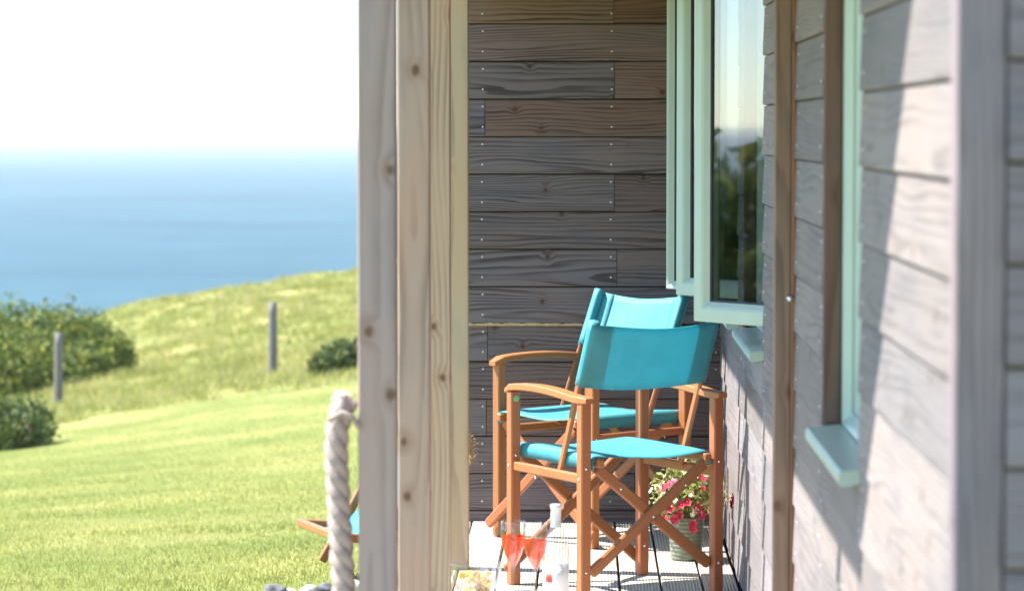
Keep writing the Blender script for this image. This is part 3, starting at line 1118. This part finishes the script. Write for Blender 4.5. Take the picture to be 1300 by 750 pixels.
# ------------------------------------------------------------------ ropes on the posts
def rope_mesh(pts, Rr, pitch, seg=.006):
    pts = [Vector(p) for p in pts]
    # Catmull-Rom resample
    dense = []
    P = [pts[0]] + pts + [pts[-1]]
    for i in range(1, len(P) - 2):
        n = max(3, int((P[i + 1] - P[i]).length / seg))
        for j in range(n):
            t = j / n
            a, b_, c, d = P[i - 1], P[i], P[i + 1], P[i + 2]
            dense.append(.5 * ((2 * b_) + (c - a) * t + (2 * a - 5 * b_ + 4 * c - d) * t * t + (3 * b_ - a - 3 * c + d) * t ** 3))
    dense.append(pts[-1])
    mb = MB()
    ref = Vector((0, 1, 0)); L = 0; frames = []
    for i, p in enumerate(dense):
        d = (dense[min(i + 1, len(dense) - 1)] - dense[max(0, i - 1)]).normalized()
        ref = (ref - d * ref.dot(d)).normalized()
        if i: L += (p - dense[i - 1]).length
        frames.append((p, ref.copy(), d.cross(ref), L))
    for s in range(3):
        path = []
        for p, u, v, l in frames:
            a = -2 * math.pi * l / pitch + 2 * math.pi * s / 3
            path.append(p + (u * math.cos(a) + v * math.sin(a)) * Rr * .50)
        mb.tube(path, Rr * .54, 10)
    return mb


y1 = POSTS[0][0]
s1 = F / (y1 + .03)
def rp(x, y, dy=0.0):
    return Vector(((x - VX) / s1, y1 + .03 + dy, CAMZ - (y - VY) / s1))
rope = empty('hanging_rope', rp(432, 930))
tag(rope, 'thick pale twisted rope hanging from the nearest porch post', 'rope')
RO = Vector(rope.location)
path = [rp(440, 508, -.004), rp(434, 520, -.01), rp(429, 540, -.013), rp(427, 562, -.014), rp(427, 590, -.012), rp(430, 650, -.01), rp(433, 710, -.01), rp(436, 770, -.01), rp(436, 850, -.01), rp(435, 930, -.01)]
rope_mesh([p - RO for p in path], .0255, .115).build('strand', M['rope'], rope, True)
fr = MB()
for k in range(60):
    c = rp(433, 512) - RO + Vector((random.gauss(0, .008), random.gauss(0, .008), 0))
    a = random.uniform(0, 6.28); sp = random.uniform(.002, .018)
    t = c + Vector((sp * math.cos(a), sp * math.sin(a), random.uniform(.010, .026)))
    fr.tube([c, (c + t) / 2 + Vector((0, 0, .004)), t], [.003, .0024, .0012], 5)
fr.build('frayed_end', M['fray'], rope, True)
MB().tube([q - RO for q in (rp(418, 532, -.045), rp(436, 522, -.052), rp(449, 528, -.05), rp(459, 548, -.02), rp(456, 560, .0))], .006, 8).build('lashing', M['rope'], rope, True)

tuft = empty('frayed_rope_end', (-.405, 10.72, .40))
tag(tuft, 'small frayed straw-coloured rope end behind the farthest porch post', 'rope')
TO = Vector(tuft.location)
rope_mesh([(-.03, .075, .06), (.0, .085, .058), (.012, .087, .04), (.012, .09, .0)], .013, .06).build('strand', M['straw'], tuft, True)
fr = MB()
for k in range(90):
    c = Vector((.012, .085, random.choice([.005, -.02, .03]))) + Vector((random.gauss(0, .006), random.gauss(0, .006), random.gauss(0, .008)))
    a = random.uniform(0, 6.28)
    t = c + Vector((random.uniform(-.004, .03), random.uniform(-.015, .015), random.uniform(-.035, .02)))
    fr.tube([c, (c + t) / 2 + Vector((random.gauss(0, .004), 0, random.gauss(0, .004))), t], [.0014, .0011, .0007], 4)
fr.build('fibres', M['straw'], tuft)

# ------------------------------------------------------------------ sling deckchair on the grass, mostly behind the posts
dc = empty('deckchair', (-.78, 12.97, -.32), R(22))
tag(dc, 'wooden deckchair with teal sling on the lawn behind the porch posts', 'deckchair')
def dtb(nm, p0, p1, w=.02, t=.036, up=(0, 0, 1)):
    return timber(nm, M['teak'], p0, p1, w, t, up, dc, tuple(v * random.uniform(.9, 1.1) for v in TEAK), .004)
for sy in (-1, 1):
    yy = sy * .27
    dtb('back_rail', (-.23, yy, .012), (.30, yy, .90))
    dtb('seat_rail', (-.33, yy * .9, .180), (.42, yy * .9, .12))
    dtb('rear_leg', (.02, yy * .82, .20), (.30, yy * .82, .0))
dtb('crossbar', (-.325, -.275, .182), (-.325, .275, .182), .03, .03)
dtb('crossbar', (.298, -.28, .89), (.298, .28, .89), .03, .03)
rings = []
for j in range(17):
    t = j / 16
    # from the front bar sagging down and up to the head bar
    xx = -.325 + .623 * t
    zz = .195 + .70 * t ** 1.7 - .11 * math.sin(math.pi * t) ** 1.0 * (1 - t * .4) - .01
    rings.append([(xx, yy, zz - .012 * math.cos(yy * 6)) for yy in np.linspace(-.215, .215, 7)])
sl = MB().loops(rings, False, False).build('sling', M['teal'], dc, True)
sd = sl.modifiers.new('t', 'SOLIDIFY'); sd.thickness = .003

# ------------------------------------------------------------------ stones edging the lawn
random.seed(5)
SPEC = [(346, .085, 0, 'dark speckled stone, leftmost on the lawn edge'), (366, .05, 1, 'small pale stone just right of the leftmost dark stone'), (391, .07, 1, 'pale rounded stone left of the hanging rope'),
        (408, .075, 0, 'dark stone touching the left of the hanging rope'), (452, .09, 1, 'pale stone between the hanging rope and nearest post')]
for xp, sz, kind, lab in SPEC:
    d = 12.36
    bm = bmesh.new()
    bmesh.ops.create_icosphere(bm, subdivisions=3, radius=1)
    sd_ = random.uniform(0, 50)
    for v in bm.verts:
        c = v.co
        k = 1 + .16 * math.sin(3.1 * c.x + sd_) * math.cos(2.7 * c.y + sd_) + .10 * math.sin(5.3 * c.z + 3.9 * c.x + sd_) + random.uniform(-.025, .025)
        v.co = Vector((c.x * k * sz * .62, c.y * k * sz * .6, c.z * k * sz * .46))
    me = bpy.data.meshes.new('stone'); bm.to_mesh(me); bm.free()
    me.polygons.foreach_set('use_smooth', [True] * len(me.polygons))
    X = (xp - VX) * d / F
    o = link('stone', me, M['stone_pale' if kind else 'stone_dark'], None, (X, d, float(ground(X, d)) + sz * .25), (0, 0, random.uniform(0, 6)))
    tag(o, lab, 'stone', 'stones at the lawn edge')

# ------------------------------------------------------------------ fence posts
for xp, yb, yt, lab in ((70, 520, 425, 'grey timber fence post beside the gorse, left of the pair'), (345, 475, 381, 'grey timber fence post alone on the slope, right of the pair')):
    d = 46.0
    X = (xp - VX) * d / F
    zg = float(ground(X, d)); h = (yb - yt) * d / F
    rr = []
    for i in range(9):
        t = i / 8
        r = .068 * (1 - .10 * t) * (1 if i < 8 else .94)
        rr.append([(-.15 + (h + .15) * t, r * math.cos(a) * (1 + .05 * math.sin(3 * a + i)), r * math.sin(a)) for a in np.linspace(0, 2 * math.pi, 12, endpoint=False)])
    o = MB().loops(rr).build('fence_post', M['old_post'], None, True, (X, d, zg), (0, R(-90 + random.uniform(-1.5, 1.5)), 0), (.185, .175, .165))
    tag(o, lab, 'fence post', 'fence posts on the headland')


# ------------------------------------------------------------------ gorse and shrubs
def bush(name, lobes, nleaf, size, mat, label, base):
    root = empty(name, base)
    tag(root, label, 'bush')
    B = np.array(base)
    vol = np.array([l[3] * l[4] * l[5] for l in lobes]) ** .67
    pick = rng.choice(len(lobes), nleaf, p=vol / vol.sum())
    u = rng.normal(size=(nleaf, 3)); u /= np.linalg.norm(u, axis=1)[:, None]
    q = rng.uniform(.35, 1, nleaf) ** .55 * np.where(rng.uniform(0, 1, nleaf) < .07, rng.uniform(1.0, 1.22, nleaf), 1.0)
    Lb = np.array(lobes)[pick]
    lump = 1 + .16 * np.sin(u[:, 0] * 6 + Lb[:, 0] * 3) * np.sin(u[:, 2] * 7 + Lb[:, 1]) + .10 * np.sin(u[:, 1] * 13 + u[:, 0] * 11) + rng.normal(0, .05, nleaf)
    c = Lb[:, :3] + u * Lb[:, 3:6] * (q * lump)[:, None]
    g = ground(c[:, 0], c[:, 1])
    c = c[c[:, 2] > g + .02] - B
    o = np_mesh('foliage', leaf_cloud(len(c), size, lambda n: c), 4, mat, root); o['kind'] = 'stuff'
    st = MB()
    for l in lobes:
        gx = float(ground(l[0], l[1]))
        for k in range(4):
            e = Vector((l[0] + random.uniform(-.6, .6) * l[3], l[1] + random.uniform(-.6, .6) * l[4], l[2] + l[5] * random.uniform(.1, .6)))
            s = Vector((l[0] + random.uniform(-.15, .15), l[1], gx - .05))
            st.tube([s - Vector(base), (s * .5 + e * .5) + Vector((.05, 0, .06)) - Vector(base), e - Vector(base)], [.03, .02, .008], 6)
    o = st.build('stems', M['stem'], root, True); o['kind'] = 'stuff'
    return root


def lobe(xp, ytop, d, rx, ry=None, rzf=1.0):
    """bush lobe standing on the ground, its crown reaching photo row ytop"""
    X = (xp - VX) * d / F
    zg = float(ground(X, d)); zt = CAMZ - (ytop - VY) * d / F
    rz_ = max(.15, (zt - zg) * .62)
    return (X, d, zt - rz_, rx, ry or rx, rz_)


L1 = [lobe(-60, 382, 52, 1.5, 1.5), lobe(0, 381, 52.5, 1.2, 1.4), lobe(48, 383, 53, 1.0, 1.2), lobe(30, 420, 50.5, 1.0, .9), lobe(-20, 425, 50.3, 1.1, .9)]
bush('gorse_bush', L1, 15000, .055, M['gorse'], 'large yellow-green gorse bush at the left edge of the headland', (L1[1][0], 52, float(ground(L1[1][0], 52))))
L2 = [lobe(92, 393, 53.5, .75), lobe(122, 408, 53, .55), lobe(147, 421, 52.5, .3), lobe(100, 432, 51.5, .55, .5)]
bush('gorse_bush', L2, 8000, .05, M['gorse'], 'lower gorse bush tapering off right of the large gorse', (L2[1][0], 53, float(ground(L2[1][0], 53))))
L3 = [lobe(5, 505, 34, .42), lobe(38, 505, 34.2, .24), lobe(-40, 508, 34, .45), lobe(25, 522, 33.6, .32)]
bush('shrub', L3, 6000, .034, M['hedge'], 'small dark green shrub on the lawn edge, left of the fence posts', (L3[0][0], 34, float(ground(L3[0][0], 34))))
L4 = [lobe(436, 432, 43.6, .34), lobe(410, 448, 43.2, .22), lobe(462, 427, 43.8, .4)]
bush('shrub', L4, 5000, .042, M['hedge'], 'small green shrub on the slope beside the porch post', (L4[0][0], 43.6, float(ground(L4[0][0], 43.6))))

# hedge along the lawn to the left of the view: mirrored in the open window pane
L5 = []
for k in range(17):
    yy = 8 + 1.5 * k
    xx = -27 + .5 * math.sin(k * 1.7)
    g = float(ground(xx, yy)); top = .95 + .22 * math.sin(k * 2.3) + random.uniform(-.15, .15)
    L5.append((xx, yy, (g + top) / 2, 1.0, 1.05, (top - g) * .52))
hd_ = bush('hedge', L5, 30000, .15, M['gorse'], 'dark green hedge mirrored in the open window pane', (-27, 18, float(ground(-27, 18))))
hd_['category'] = 'hedge'

# ------------------------------------------------------------------ ship on the horizon
sd_ = 9000.0
ship = empty('ship', ((165 - VX) * sd_ / F, sd_, SEA_Z))
tag(ship, 'faint distant ship on the hazy horizon', 'ship')
hull = [[(x, y * k, z) for x, y in ((-16, -3), (11, -3), (17, 0), (11, 3), (-16, 3))] for z, k in ((-1, .7), (4, 1))]
MB().loops(hull).build('hull', M['ship'], ship)
MB().box((-13, -2.4, 4.01), (-6, 2.4, 10), .3).build('superstructure', M['ship'], ship)
MB().tube([(-9, 0, 10), (-9, 0, 15)], .5, 8).build('mast', M['ship'], ship)

# ------------------------------------------------------------------ sea haze
hz = NT('sea_haze')
hz.t.nodes.remove(hz.b)
pv = hz.n('ShaderNodeVolumePrincipled')
pv.inputs['Color'].default_value = (.97, .98, .97, 1)
pv.inputs['Density'].default_value = 1.1e-4
pv.inputs['Anisotropy'].default_value = .2
hz.t.links.new(pv.outputs[0], hz.out.inputs['Volume'])
o = MB().add([(x, y, z) for x in (-17000, 17000) for y in (-300, 33000) for z in (-36, 4)],
             [(0, 1, 3, 2), (4, 6, 7, 5), (0, 4, 5, 1), (2, 3, 7, 6), (0, 2, 6, 4), (1, 5, 7, 3)]).build('haze', hz.m)
tag(o, 'pale sea haze thickening towards the horizon', 'haze', kind='stuff')
